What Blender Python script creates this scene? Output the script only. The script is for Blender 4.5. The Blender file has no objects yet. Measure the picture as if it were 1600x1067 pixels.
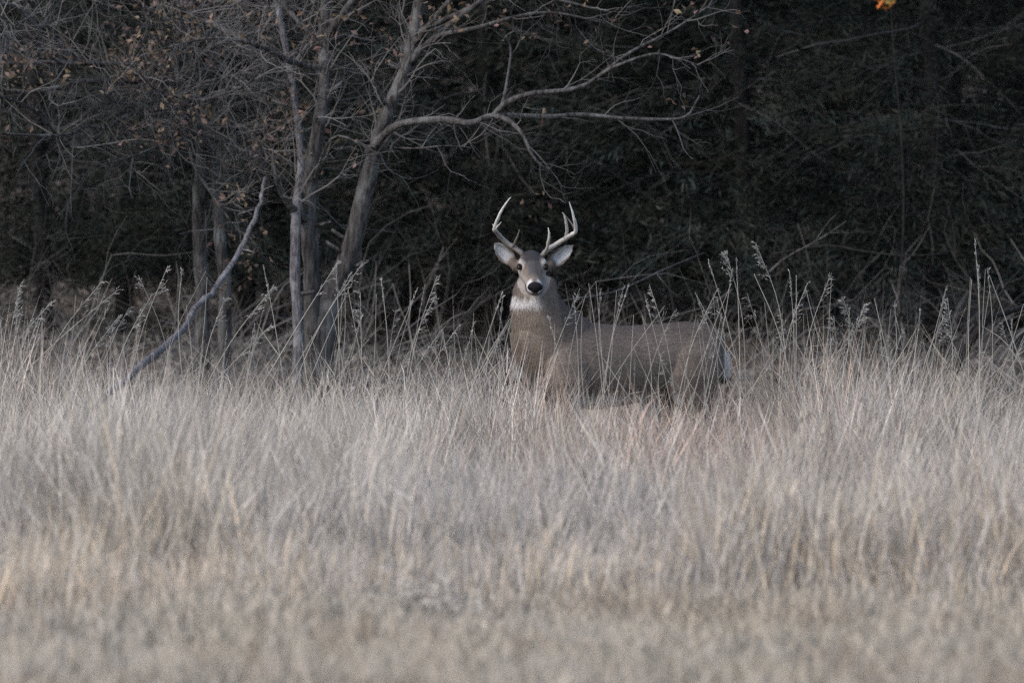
import bpy, math
import numpy as np
from mathutils import Vector

# ------------------------------------------------------------------ camera, sky, sun, exposure
scene = bpy.context.scene
COL = scene.collection
EYE = 1.7                     # camera height above the field
FPX = 18000.0                 # focal length in photograph pixels (long telephoto)
cam_data = bpy.data.cameras.new("camera")
cam = bpy.data.objects.new("camera", cam_data)
COL.objects.link(cam)
cam_data.sensor_width = 36.0
cam_data.lens = FPX / 1600.0 * 36.0
cam_data.clip_start = 0.5
cam_data.clip_end = 2000.0
cam.location = (0.0, 0.0, EYE)
cam.rotation_euler = (math.radians(90) - (533.5 - 290.0) / FPX, 0.0, 0.0)
cam_data.dof.use_dof = True
cam_data.dof.focus_distance = 59.6
cam_data.dof.aperture_fstop = 4.0
scene.camera = cam

SUN_EL, SUN_AZ = math.radians(42), math.radians(232)     # azimuth clockwise from +Y: behind the camera, to its left
world = bpy.data.worlds.new("World")
scene.world = world
world.use_nodes = True
wn = world.node_tree
bg = wn.nodes["Background"]
sky = wn.nodes.new("ShaderNodeTexSky")
sky.sky_type = 'NISHITA'
sky.sun_disc = False
sky.sun_elevation = SUN_EL
sky.sun_rotation = SUN_AZ
sky.dust_density = 2.0
sky.ozone_density = 1.0
wn.links.new(sky.outputs[0], bg.inputs[0])
bg.inputs[1].default_value = 0.12

sun_data = bpy.data.lights.new("sun", 'SUN')
sun_data.energy = 0.75
sun_data.angle = math.radians(22)
sun_data.color = (1.0, 0.965, 0.93)
sun = bpy.data.objects.new("sun", sun_data)
COL.objects.link(sun)
sd = Vector((math.sin(SUN_AZ) * math.cos(SUN_EL), math.cos(SUN_AZ) * math.cos(SUN_EL), math.sin(SUN_EL)))
sun.rotation_euler = sd.to_track_quat('Z', 'Y').to_euler()
sun.location = (-20, 20, 30)

scene.view_settings.view_transform = 'Standard'
scene.view_settings.look = 'None'
scene.view_settings.gamma = 1.0
scene.view_settings.use_curve_mapping = False
scene.view_settings.exposure = 1.22
scene.cycles.use_denoising = False
scene.cycles.max_bounces = 3
scene.cycles.diffuse_bounces = 2
scene.cycles.glossy_bounces = 1
scene.cycles.transmission_bounces = 1
scene.cycles.filter_width = 1.5
scene.cycles.debug_use_spatial_splits = True
scene.cycles.use_light_tree = False
scene.cycles.use_adaptive_sampling = True
scene.cycles.adaptive_threshold = 0.015
scene.cycles.caustics_reflective = False
scene.cycles.caustics_refractive = False

rng = np.random.default_rng(11)

# ------------------------------------------------------------------ helpers
def ground_z(x, y):
    x = np.asarray(x, float); y = np.asarray(y, float)
    t = np.maximum(0.0, y - 61.5)
    z = 0.075 * np.minimum(t, 18) + 0.13 * np.clip(t - 18, 0, 60) + 0.01 * np.clip(t - 78, 0, 300)
    z = z + np.where(t > 0, 0.06 * np.sin(x * 1.3 + y * 0.7) * np.minimum(t / 4, 1), 0)
    z = z + 0.02 * np.sin(x * 2.1 + 0.6) * np.cos(y * 1.1)
    return z

def P(px, py, d):
    """photograph pixel + distance -> world point"""
    return np.array([(px - 800.0) / FPX * d, d, EYE - (py - 290.0) / FPX * d])

def fract(a): return a - np.floor(a)
def hash2(ix, iy, s=0.0):
    return fract(np.sin(ix * 127.1 + iy * 311.7 + s * 74.7) * 43758.5453)
def vnoise(x, y, s=0.0):
    ix, iy = np.floor(x), np.floor(y)
    fx, fy = x - ix, y - iy
    fx, fy = fx * fx * (3 - 2 * fx), fy * fy * (3 - 2 * fy)
    a, b = hash2(ix, iy, s), hash2(ix + 1, iy, s)
    c, d = hash2(ix, iy + 1, s), hash2(ix + 1, iy + 1, s)
    return (a * (1 - fx) + b * fx) * (1 - fy) + (c * (1 - fx) + d * fx) * fy
def fbm(x, y, s=0.0):
    return (vnoise(x, y, s) * .5 + vnoise(x * 2.1, y * 2.1, s + 1) * .3 + vnoise(x * 4.3, y * 4.3, s + 2) * .2)

def mesh_np(name, V, quads=None, tris=None, col=None, smooth=False):
    me = bpy.data.meshes.new(name)
    V = np.asarray(V, np.float32)
    me.vertices.add(len(V)); me.vertices.foreach_set("co", V.ravel())
    idx, starts, n = [], [], 0
    if quads is not None and len(quads):
        q = np.asarray(quads, np.int32); idx.append(q.ravel()); starts.append(n + np.arange(len(q)) * 4); n += len(q) * 4
    if tris is not None and len(tris):
        t = np.asarray(tris, np.int32); idx.append(t.ravel()); starts.append(n + np.arange(len(t)) * 3); n += len(t) * 3
    idx = np.concatenate(idx); starts = np.concatenate(starts).astype(np.int32)
    me.loops.add(n); me.loops.foreach_set("vertex_index", idx)
    me.polygons.add(len(starts)); me.polygons.foreach_set("loop_start", starts)
    me.polygons.foreach_set("use_smooth", np.full(len(starts), smooth))
    me.update(calc_edges=True)
    if col is not None:
        c = np.ones((len(V), 4), np.float32); c[:, :3] = col
        me.attributes.new("Col", 'FLOAT_COLOR', 'POINT').data.foreach_set("color", c.ravel())
    return me

def link(name, me, mat=None, parent=None, loc=(0, 0, 0)):
    o = bpy.data.objects.new(name, me)
    COL.objects.link(o)
    o.location = loc
    if mat is not None and me is not None: me.materials.append(mat)
    if parent is not None: o.parent = parent
    return o

def tag(o, label=None, cat=None, group=None, kind=None):
    if label: o["label"] = label
    if cat: o["category"] = cat
    if group: o["group"] = group
    if kind: o["kind"] = kind
    return o

class MB:
    """collects tubes and loose faces with a colour per vertex"""
    def __init__(self): self.V, self.Q, self.T, self.C, self.n = [], [], [], [], 0
    def add(self, V, Q=None, T=None, C=(1, 1, 1)):
        V = np.asarray(V, float)
        if Q is not None and len(Q): self.Q.append(np.asarray(Q) + self.n)
        if T is not None and len(T): self.T.append(np.asarray(T) + self.n)
        self.V.append(V); self.C.append(np.broadcast_to(np.asarray(C, float), (len(V), 3))); self.n += len(V)
    def tube(self, pts, rad, sides=6, C=(1, 1, 1), squash=None):
        pts = np.asarray(pts, float); k = len(pts)
        rad = np.broadcast_to(np.asarray(rad, float), (k,))
        tan = np.gradient(pts, axis=0); tan /= np.linalg.norm(tan, axis=1)[:, None] + 1e-9
        ref = np.array([0.0, 1.0, 0.0]) if abs(tan[0][1]) < .9 else np.array([1.0, 0, 0])
        a = np.cross(tan, ref); a /= np.linalg.norm(a, axis=1)[:, None] + 1e-9
        b = np.cross(tan, a)
        th = np.arange(sides) * 2 * np.pi / sides
        ring = pts[:, None, :] + rad[:, None, None] * (np.cos(th)[None, :, None] * a[:, None, :] + np.sin(th)[None, :, None] * b[:, None, :])
        V = ring.reshape(-1, 3)
        i = np.arange(k - 1)[:, None] * sides; j = np.arange(sides)[None, :]; j2 = (j + 1) % sides
        Q = np.stack([i + j, i + j2, i + sides + j2, i + sides + j], -1).reshape(-1, 4)
        V = np.vstack([V, pts[0], pts[-1]]); s0, s1 = k * sides, k * sides + 1
        jj = np.arange(sides); jn = (jj + 1) % sides
        T = np.vstack([np.stack([np.full(sides, s0), jn, jj], -1), np.stack([np.full(sides, s1), (k - 1) * sides + jj, (k - 1) * sides + jn], -1)])
        self.add(V, Q, T, C)
    def mesh(self, name, smooth=False, off=None):
        V = np.vstack(self.V)
        if off is not None: V = V - np.asarray(off)
        return mesh_np(name, V, np.vstack(self.Q) if self.Q else None, np.vstack(self.T) if self.T else None, np.vstack(self.C), smooth)

def smooth_path(ctrl, n):
    """Catmull-Rom through the control points"""
    c = np.asarray(ctrl, float)
    if len(c) == 2:
        return c[0] + (c[1] - c[0]) * np.linspace(0, 1, n)[:, None]
    e = np.vstack([2 * c[0] - c[1], c, 2 * c[-1] - c[-2]])
    t = np.linspace(0, len(c) - 1 - 1e-6, n); i = t.astype(int); f = (t - i)[:, None]
    p0, p1, p2, p3 = e[i], e[i + 1], e[i + 2], e[i + 3]
    return .5 * (2 * p1 + (p2 - p0) * f + (2 * p0 - 5 * p1 + 4 * p2 - p3) * f ** 2 + (3 * p1 - p0 - 3 * p2 + p3) * f ** 3)

# ------------------------------------------------------------------ materials
def new_mat(name, rough=.8, spec=.2):
    m = bpy.data.materials.new(name); m.use_nodes = True
    nt = m.node_tree; b = nt.nodes["Principled BSDF"]
    b.inputs["Roughness"].default_value = rough
    b.inputs["Specular IOR Level"].default_value = spec
    return m, nt, b

def attr_mat(name, rough=.8, spec=.2, var=.25, scale=40.0, translucent=0.0):
    """object's own colour attribute, broken up by noise"""
    m, nt, b = new_mat(name, rough, spec)
    at = nt.nodes.new("ShaderNodeAttribute"); at.attribute_name = "Col"
    ge = nt.nodes.new("ShaderNodeNewGeometry")
    no = nt.nodes.new("ShaderNodeTexNoise"); no.inputs["Scale"].default_value = scale; no.inputs["Detail"].default_value = 3
    nt.links.new(ge.outputs["Position"], no.inputs["Vector"])
    mr = nt.nodes.new("ShaderNodeMapRange")
    mr.inputs["From Min"].default_value = .25; mr.inputs["From Max"].default_value = .75
    mr.inputs["To Min"].default_value = 1 - var; mr.inputs["To Max"].default_value = 1 + var
    nt.links.new(no.outputs["Fac"], mr.inputs["Value"])
    mx = nt.nodes.new("ShaderNodeVectorMath"); mx.operation = 'SCALE'
    nt.links.new(at.outputs["Color"], mx.inputs[0]); nt.links.new(mr.outputs[0], mx.inputs["Scale"])
    if spec == 0:
        df = nt.nodes.new("ShaderNodeBsdfDiffuse"); nt.links.new(mx.outputs[0], df.inputs["Color"])
        nt.links.new(df.outputs[0], nt.nodes["Material Output"].inputs["Surface"]); nt.nodes.remove(b)
        return m
    nt.links.new(mx.outputs[0], b.inputs["Base Color"])
    if translucent > 0:
        tr = nt.nodes.new("ShaderNodeBsdfTranslucent"); nt.links.new(mx.outputs[0], tr.inputs["Color"])
        ms = nt.nodes.new("ShaderNodeMixShader"); ms.inputs[0].default_value = translucent
        nt.links.new(b.outputs[0], ms.inputs[1]); nt.links.new(tr.outputs[0], ms.inputs[2])
        nt.links.new(ms.outputs[0], nt.nodes["Material Output"].inputs["Surface"])
    return m

def bark_mat(name, c1, c2, c3, scale=14.0):
    """furrowed bark with pale lichen patches"""
    m, nt, b = new_mat(name, .9, .15)
    ge = nt.nodes.new("ShaderNodeNewGeometry")
    mp = nt.nodes.new("ShaderNodeMapping"); mp.inputs["Scale"].default_value = (1, 1, .22)
    nt.links.new(ge.outputs["Position"], mp.inputs["Vector"])
    n1 = nt.nodes.new("ShaderNodeTexNoise"); n1.inputs["Scale"].default_value = scale * 3; n1.inputs["Detail"].default_value = 6
    nt.links.new(mp.outputs[0], n1.inputs["Vector"])
    n2 = nt.nodes.new("ShaderNodeTexNoise"); n2.inputs["Scale"].default_value = scale * .5; n2.inputs["Detail"].default_value = 4
    nt.links.new(ge.outputs["Position"], n2.inputs["Vector"])
    r1 = nt.nodes.new("ShaderNodeValToRGB")
    r1.color_ramp.elements[0].position = .35; r1.color_ramp.elements[0].color = (*c1, 1)
    r1.color_ramp.elements[1].position = .65; r1.color_ramp.elements[1].color = (*c2, 1)
    nt.links.new(n1.outputs["Fac"], r1.inputs["Fac"])
    r2 = nt.nodes.new("ShaderNodeValToRGB")
    r2.color_ramp.elements[0].position = .52; r2.color_ramp.elements[0].color = (0, 0, 0, 1)
    r2.color_ramp.elements[1].position = .68; r2.color_ramp.elements[1].color = (1, 1, 1, 1)
    nt.links.new(n2.outputs["Fac"], r2.inputs["Fac"])
    mx = nt.nodes.new("ShaderNodeMix"); mx.data_type = 'RGBA'
    nt.links.new(r2.outputs[0], mx.inputs["Factor"]); nt.links.new(r1.outputs[0], mx.inputs["A"]); mx.inputs["B"].default_value = (*c3, 1)
    nt.links.new(mx.outputs["Result"], b.inputs["Base Color"])
    bp = nt.nodes.new("ShaderNodeBump"); bp.inputs["Strength"].default_value = 1.0; bp.inputs["Distance"].default_value = .03
    nt.links.new(n1.outputs["Fac"], bp.inputs["Height"]); nt.links.new(bp.outputs[0], b.inputs["Normal"])
    return m

M_GRASS = attr_mat("dry_grass", .75, 0, .22, 22)
M_STALK = attr_mat("grass_stalk", .6, .3, .2, 30, .1)
M_OAK = bark_mat("oak_bark", (.028, .025, .024), (.098, .092, .09), (.14, .14, .137))
M_POLE = bark_mat("weathered_wood", (.075, .07, .075), (.17, .16, .165), (.22, .215, .225), 20)
M_DARKBARK = bark_mat("cedar_bark", (.010, .009, .009), (.024, .022, .021), (.030, .029, .028))
M_TWIG = attr_mat("twig_bark", .85, 0, .3, 8)
M_LEAF = attr_mat("dead_leaf", .7, 0, .3, 30)
M_CEDAR = attr_mat("evergreen_foliage", .7, 0, .15, 3)
M_FUR = attr_mat("deer_fur", .85, .12, .12, 60)

def ground_material():
    m, nt, b = new_mat("earth_and_thatch", .95, .1)
    ge = nt.nodes.new("ShaderNodeNewGeometry")
    n1 = nt.nodes.new("ShaderNodeTexNoise"); n1.inputs["Scale"].default_value = 9; n1.inputs["Detail"].default_value = 8
    nt.links.new(ge.outputs["Position"], n1.inputs["Vector"])
    r = nt.nodes.new("ShaderNodeValToRGB")
    r.color_ramp.elements[0].position = .35; r.color_ramp.elements[0].color = (.05, .04, .034, 1)
    r.color_ramp.elements[1].position = .7; r.color_ramp.elements[1].color = (.16, .135, .115, 1)
    nt.links.new(n1.outputs["Fac"], r.inputs["Fac"]); nt.links.new(r.outputs[0], b.inputs["Base Color"])
    bp = nt.nodes.new("ShaderNodeBump"); bp.inputs["Strength"].default_value = 1; bp.inputs["Distance"].default_value = .05
    nt.links.new(n1.outputs["Fac"], bp.inputs["Height"]); nt.links.new(bp.outputs[0], b.inputs["Normal"])
    return m

# ------------------------------------------------------------------ ground
xs = np.concatenate([np.linspace(-600, -12, 16), np.linspace(-10, 10, 61), np.linspace(12, 600, 16)])
ys = np.concatenate([np.linspace(-300, 34, 10), np.linspace(36, 84, 130), np.linspace(86, 160, 24), np.linspace(180, 1200, 12)])
GX, GY = np.meshgrid(xs, ys)
GV = np.stack([GX, GY, ground_z(GX, GY)], -1).reshape(-1, 3)
nx, ny = len(xs), len(ys)
ii, jj = np.meshgrid(np.arange(ny - 1), np.arange(nx - 1), indexing='ij')
GQ = np.stack([ii * nx + jj, ii * nx + jj + 1, (ii + 1) * nx + jj + 1, (ii + 1) * nx + jj], -1).reshape(-1, 4)
g = link("ground", mesh_np("ground", GV, GQ, smooth=True), ground_material())
tag(g, kind="structure")

# ------------------------------------------------------------------ vectorised blades
def blades(base, h, ang, lean, bend, width, col, mid=.55):
    """two-segment tapering blades: base (N,3); ang = lean direction; lean/bend in fractions of the height"""
    N = len(base)
    d = np.stack([np.cos(ang), np.sin(ang), np.zeros(N)], -1)
    wang = rng.uniform(0, np.pi, N)
    w = np.stack([np.cos(wang), np.sin(wang) * .6, np.zeros(N)], -1) * (width / 2)[:, None]
    up = np.array([0, 0, 1.0])
    def at(t):
        off = (lean * t + bend * t * t) * h
        zz = h * t * (1 - .35 * np.minimum(np.abs(lean + bend) * t, 1.6))
        return base + d * off[:, None] + up * zz[:, None]
    pm, pt = at(mid), at(1.0)
    V = np.stack([base - w, base + w, pm + w * .8, pm - w * .8, pt], 1).reshape(-1, 3)
    i = np.arange(N)[:, None] * 5
    Q = i + np.array([0, 1, 2, 3]); T = i + np.array([3, 2, 4])
    return V, Q, T, np.repeat(col, 5, 0)

def cat_blades(parts):
    V, Q, T, C, n = [], [], [], [], 0
    for v, q, t, c in parts:
        V.append(v); C.append(c); n2 = n
        if q is not None: Q.append(q + n2)
        T.append(t + n2); n += len(v)
    return np.vstack(V), np.vstack(Q), np.vstack(T), np.vstack(C)

def front_edge(x):
    return 46.0 + .9 * (vnoise(x * .9, x * 0 + 3.3, 5) - .5) - np.where(x < -.2, np.minimum(1.6, (-.2 - x) * 1.2), 0)

def grass_height(x, y):
    px = 800 + x / y * FPX
    h = .45 + .22 * (fbm(x * .9, y * .45, 9) - .5) * 2
    back = np.clip((y - 56) / 4, 0, 1)
    h = h + back * np.where(px < 760, .03, 0.0) + back * np.where(px > 1180, .0, 0)
    e = front_edge(x)
    h = h * np.clip((y - e) / np.where(px > 1100, .5, 3.0), .3, 1)
    h = h + .05 * np.exp(-((px - 960) / 160) ** 2) * np.clip((y - 57) / 1.5, 0, 1)
    return np.clip(h, .2, .75)

def grass_colour(x, y, n):
    px = 800 + x / y * FPX
    straw = np.array([.425, .372, .305]); grey = np.array([.395, .365, .345]); rust = np.array([.29, .215, .18]); olive = np.array([.33, .30, .22]); tan = np.array([.50, .40, .29])
    a = fbm(x * .7, y * .3, 21)[:, None]; b = fbm(x * .5 + 7, y * .25, 33)
    c = straw * (1 - a) + grey * a
    red = np.clip(np.exp(-((px - 1080) / 260) ** 2) * np.clip((y - 49) / 5, 0, 1) * .58 + .6 * np.clip(b - .5, 0, 1), 0, .8)
    pick = rng.random(n) < red
    c = np.where(pick[:, None], rust * rng.uniform(.8, 1.5, (n, 1)), c)
    pick = rng.random(n) < .08
    c = np.where(pick[:, None], olive, c)
    front = np.clip((48 - y) / 3, 0, 1) * .35
    pick = rng.random(n) < front
    c = np.where(pick[:, None], tan, c)
    return c * np.clip(rng.normal(1, .2, (n, 1)), .45, 1.5)

HALF = lambda y: .0445 * y + 1.1
def tall_grass():
    parts = []
    # tussocks
    nc = 3000
    cy = rng.uniform(44.2, 63.2, nc); cx = rng.uniform(-1, 1, nc) * HALF(cy)
    keep = (cy > front_edge(cx)) & (rng.random(nc) < np.clip(2.6 * (fbm(cx * 1.0, cy * .6, 4) - .3), .06, 1))
    cx, cy = cx[keep], cy[keep]; nc = len(cx)
    clean = np.abs(rng.normal(.0, .24, nc)); cang = np.where(rng.random(nc) < .6, rng.normal(.1, .7, nc), rng.normal(3.1, .8, nc)); chs = np.clip(rng.normal(1, .22, nc), .5, 1.5)
    ctone = np.clip(rng.normal(1, .13, nc) * (.5 + 1.0 * fbm(cx * 2.4, cy * 1.3, 14)), .5, 1.5)
    chs = chs * (.62 + .8 * fbm(cx * 2.2 + 3, cy * 1.2, 15))
    swath = fbm(cx * .8 + 9, cy * .5, 16)
    cang = np.where(swath > .5, rng.normal(.1, .5, nc), rng.normal(3.1, .6, nc)); clean = clean * .6 + .25 * np.abs(swath - .5)
    n = 195000
    k = rng.integers(0, nc, n)
    x = cx[k] + rng.normal(0, .075, n); y = cy[k] + rng.normal(0, .075, n)
    base = np.stack([x, y, ground_z(x, y) - .01], -1)
    h = grass_height(x, y) * chs[k] * np.clip(rng.normal(.92, .3, n), .3, 1.7)
    out = np.arctan2(y - cy[k], x - cx[k])
    ang = np.where(rng.random(n) < .3, out + rng.normal(0, .5, n), cang[k] + rng.normal(0, .35, n))
    lean = clean[k] + np.abs(rng.normal(0, .12, n)); bend = np.abs(rng.normal(0, .2, n))
    col = grass_colour(x, y, n) * ctone[k, None] * .80
    parts.append(blades(base, h, ang, lean, bend, rng.uniform(.0025, .0058, n), col))
    # long pale strands crossing at all angles
    n = 52000
    k = rng.integers(0, nc, n)
    x = cx[k] + rng.normal(0, .12, n); y = cy[k] + rng.normal(0, .12, n)
    base = np.stack([x, y, ground_z(x, y) - .01], -1)
    h = grass_height(x, y) * chs[k] * rng.uniform(.9, 1.38, n)
    ang = np.where(rng.random(n) < .6, rng.normal(0, .5, n), rng.normal(3.14, .5, n))
    col = grass_colour(x, y, n) * 1.32
    parts.append(blades(base, h, ang, np.abs(rng.normal(.06, .17, n)), np.abs(rng.normal(0, .12, n)), rng.uniform(.0042, .0085, n) * np.where(y < 53, 1.25, 1), col))
    # curled fine leaves and fluff in the upper half of the sward
    n = 48000
    k = rng.integers(0, nc, n)
    x = cx[k] + rng.normal(0, .11, n); y = cy[k] + rng.normal(0, .11, n)
    z = ground_z(x, y) + grass_height(x, y) * chs[k] * rng.uniform(.2, .95, n)
    base = np.stack([x, y, z], -1)
    h = rng.uniform(.05, .2, n)
    col = grass_colour(x, y, n) * 1.08 * ctone[k, None]
    parts.append(blades(base, h, rng.uniform(0, 6.28, n), rng.normal(0, .6, n), rng.normal(0, .9, n), rng.uniform(.0025, .0055, n), col))
    # loose tall stems standing out of the sward
    n = 9500
    y = rng.uniform(50, 63.6, n); x = rng.uniform(-1, 1, n) * HALF(y)
    px = 800 + x / y * FPX
    keep = (rng.random(n) < np.where((px > 780) & (px < 1180) & (y < 60.6), .12, 1.0)) & (rng.random(n) < (.1 + .085 * (y - 52)) * np.clip(3.2 * (fbm(x * 1.3 + 4, y * .9, 26) - .25), .1, 1.6))
    x, y = x[keep], y[keep]; n = len(x)
    base = np.stack([x, y, ground_z(x, y)], -1)
    h = rng.uniform(.45, .75, n) + np.clip((y - 57) / 4, 0, 1) * rng.uniform(-.05, .42, n) ** 1.0
    ang = np.where(rng.random(n) < .6, rng.normal(0, .5, n), rng.normal(3.14, .5, n))
    col = np.array([.40, .36, .30]) * np.clip(rng.normal(1, .22, (n, 1)), .5, 1.5)
    parts.append(blades(base, h, ang, np.abs(rng.normal(0, .35, n)), np.abs(rng.normal(0, .2, n)), rng.uniform(.0035, .006, n), col))
    V, Q, T, C = cat_blades(parts)
    o = link("tall_grass", mesh_np("tall_grass", V, Q, T, C), M_GRASS)
    tag(o, "dense pale dry prairie grass covering the field in front of the wood", "grass", kind="stuff")

def short_grass():
    n = 75000
    y = rng.uniform(37.0, 48.5, n); x = rng.uniform(-1, 1, n) * HALF(y)
    keep = y < front_edge(x) + .5 + 1.5 * rng.random(n) * (x < .6)
    x, y = x[keep], y[keep]; n = len(x)
    base = np.stack([x, y, ground_z(x, y) - .005], -1)
    h = (.05 + .16 * fbm(x * 1.6, y * .8, 55)) * np.clip(rng.normal(1, .3, n), .3, 2)
    a = fbm(x * 1.3, y * .7, 61)[:, None]
    c = np.array([.42, .362, .28]) * (1 - a) + np.array([.36, .325, .285]) * a
    b = fbm(x * 1.7, y * .9, 71)
    c = np.where((rng.random(n) < np.clip((b - .52) * 4, 0, .7))[:, None], np.array([.31, .255, .20]), c)
    c = c * np.clip(rng.normal(1, .22, (n, 1)), .4, 1.5)
    V, Q, T, C = blades(base, h, rng.uniform(0, 6.28, n), np.abs(rng.normal(.3, .35, n)), rng.normal(.2, .4, n), rng.uniform(.005, .012, n), c)
    o = link("short_grass", mesh_np("short_grass", V, Q, T, C), M_GRASS)
    tag(o, "short tan grass along the bottom edge of the picture", "grass", kind="stuff")

tall_grass()
short_grass()

# ------------------------------------------------------------------ woodland floor
def leaf_faces(cent, size, col, squash=.55):
    """small folded leaves: two triangles hinged on the midrib"""
    n = len(cent)
    a = rng.normal(size=(n, 3)); a /= np.linalg.norm(a, axis=1)[:, None]
    b = np.cross(a, rng.normal(size=(n, 3))); b /= np.linalg.norm(b, axis=1)[:, None]
    c = np.cross(a, b)
    s = size[:, None]
    V = np.stack([cent - a * s * .5, cent + b * s * squash * .5 + c * s * .12, cent + a * s * .5, cent - b * s * squash * .5 + c * s * .12], 1).reshape(-1, 3)
    i = np.arange(n)[:, None] * 4
    T = np.vstack([i + np.array([0, 1, 2]), i + np.array([0, 2, 3])])
    return V, T, np.repeat(col, 4, 0)

def litter():
    n = 60000
    y = 63.0 + 34 * rng.random(n) ** 1.6; x = rng.uniform(-1, 1, n) * HALF(y)
    keep = rng.random(n) < np.clip((fbm(x * .8, y * .5, 81) - .3) * 3, .12, 1)
    x, y = x[keep], y[keep]; n = len(x)
    cent = np.stack([x, y, ground_z(x, y) + rng.uniform(.005, .07, n)], -1)
    c = np.array([.18, .16, .145]) * np.clip(rng.normal(1, .35, (n, 1)), .35, 1.9)
    V, T, C = leaf_faces(cent, rng.uniform(.035, .085, n), c)
    V[:, 2] = np.maximum(V[:, 2], ground_z(V[:, 0], V[:, 1]) + .003)
    tag(link("leaf_litter", mesh_np("leaf_litter", V, None, T, C), M_LEAF), "pale fallen leaves scattered over the floor of the wood", "leaf litter", kind="stuff")
litter()

# ------------------------------------------------------------------ branches and twigs
def unit(v): return v / (np.linalg.norm(v) + 1e-9)

def grow(mb, tips, p, d, length, r, level, col, droop=0.0, wob=.2, kids=(3, 5)):
    k = 5 if level > 0 else 4
    pts = [np.asarray(p, float)]; d = unit(np.asarray(d, float)); dirs = []
    for i in range(k):
        d = unit(d + rng.normal(0, wob, 3) + np.array([0, 0, -droop]))
        pts.append(pts[-1] + d * length / k); dirs.append(d)
    rad = np.linspace(r, r * .35, k + 1)
    mb.tube(pts, rad, 5 if r > .01 else 3, np.asarray(col) * rng.uniform(.75, 1.25))
    tips.append(pts[-1])
    if level <= 0: return
    for _ in range(rng.integers(*kids)):
        i = rng.integers(1, k + 1)
        side = unit(np.cross(dirs[i - 1], rng.normal(size=3)))
        nd = dirs[i - 1] * rng.uniform(.4, .9) + side * rng.uniform(.5, .9)
        grow(mb, tips, pts[i], nd, length * rng.uniform(.4, .72), rad[i] * .72, level - 1, col, droop, wob, kids)

def twigs_along(mb, tips, path, n, length, r, level, col, t0=.2, flat=1.0, droop=0.0, kids=(3, 5)):
    path = np.asarray(path)
    for _ in range(n):
        t = rng.uniform(t0, .99) * (len(path) - 1); i = int(t); f = t - i
        p = path[i] * (1 - f) + path[min(i + 1, len(path) - 1)] * f
        tan = unit(path[min(i + 1, len(path) - 1)] - path[i])
        s = rng.normal(size=3); s[1] *= flat
        d = tan * rng.uniform(.2, .9) + unit(np.cross(tan, s)) * rng.uniform(.5, 1)
        grow(mb, tips, p, d, length * rng.uniform(.5, 1.2), r * rng.uniform(.7, 1.2), level, col, droop, kids=kids)

def leaf_clusters(tips, frac, per, size, col, spread=.06, keep=None):
    tips = np.asarray(tips); sel = rng.random(len(tips)) < (frac if keep is None else keep(tips) * frac)
    tips = tips[sel]
    c = np.repeat(tips, per, 0); c = c + rng.normal(0, spread, c.shape)
    n = len(c)
    cc = np.asarray(col) * np.clip(rng.normal(1, .3, (n, 1)), .3, 1.8) * np.stack([np.ones(n), rng.uniform(.85, 1.05, n), rng.uniform(.75, 1.05, n)], -1)
    return leaf_faces(c, rng.uniform(size * .6, size * 1.2, n), cc)

TW = (.115, .11, .108)

def rel(path, root): return np.asarray(path) - np.asarray(root)

def limb_object(name, path, r0, r1, mat, root, parent, sides=8, bump=.0):
    mb = MB(); path = np.asarray(path); k = len(path)
    rad = np.linspace(r0, r1, k)
    if bump: rad = rad * (1 + bump * (rng.random(k) - .5))
    mb.tube(path, rad, sides)
    return link(name, mb.mesh(name, True, off=root), mat, parent)

def gp(px, d):                         # ground point below a pixel column
    x = (px - 800) / FPX * d
    return np.array([x, d, float(ground_z(x, d)) - .05])

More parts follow.
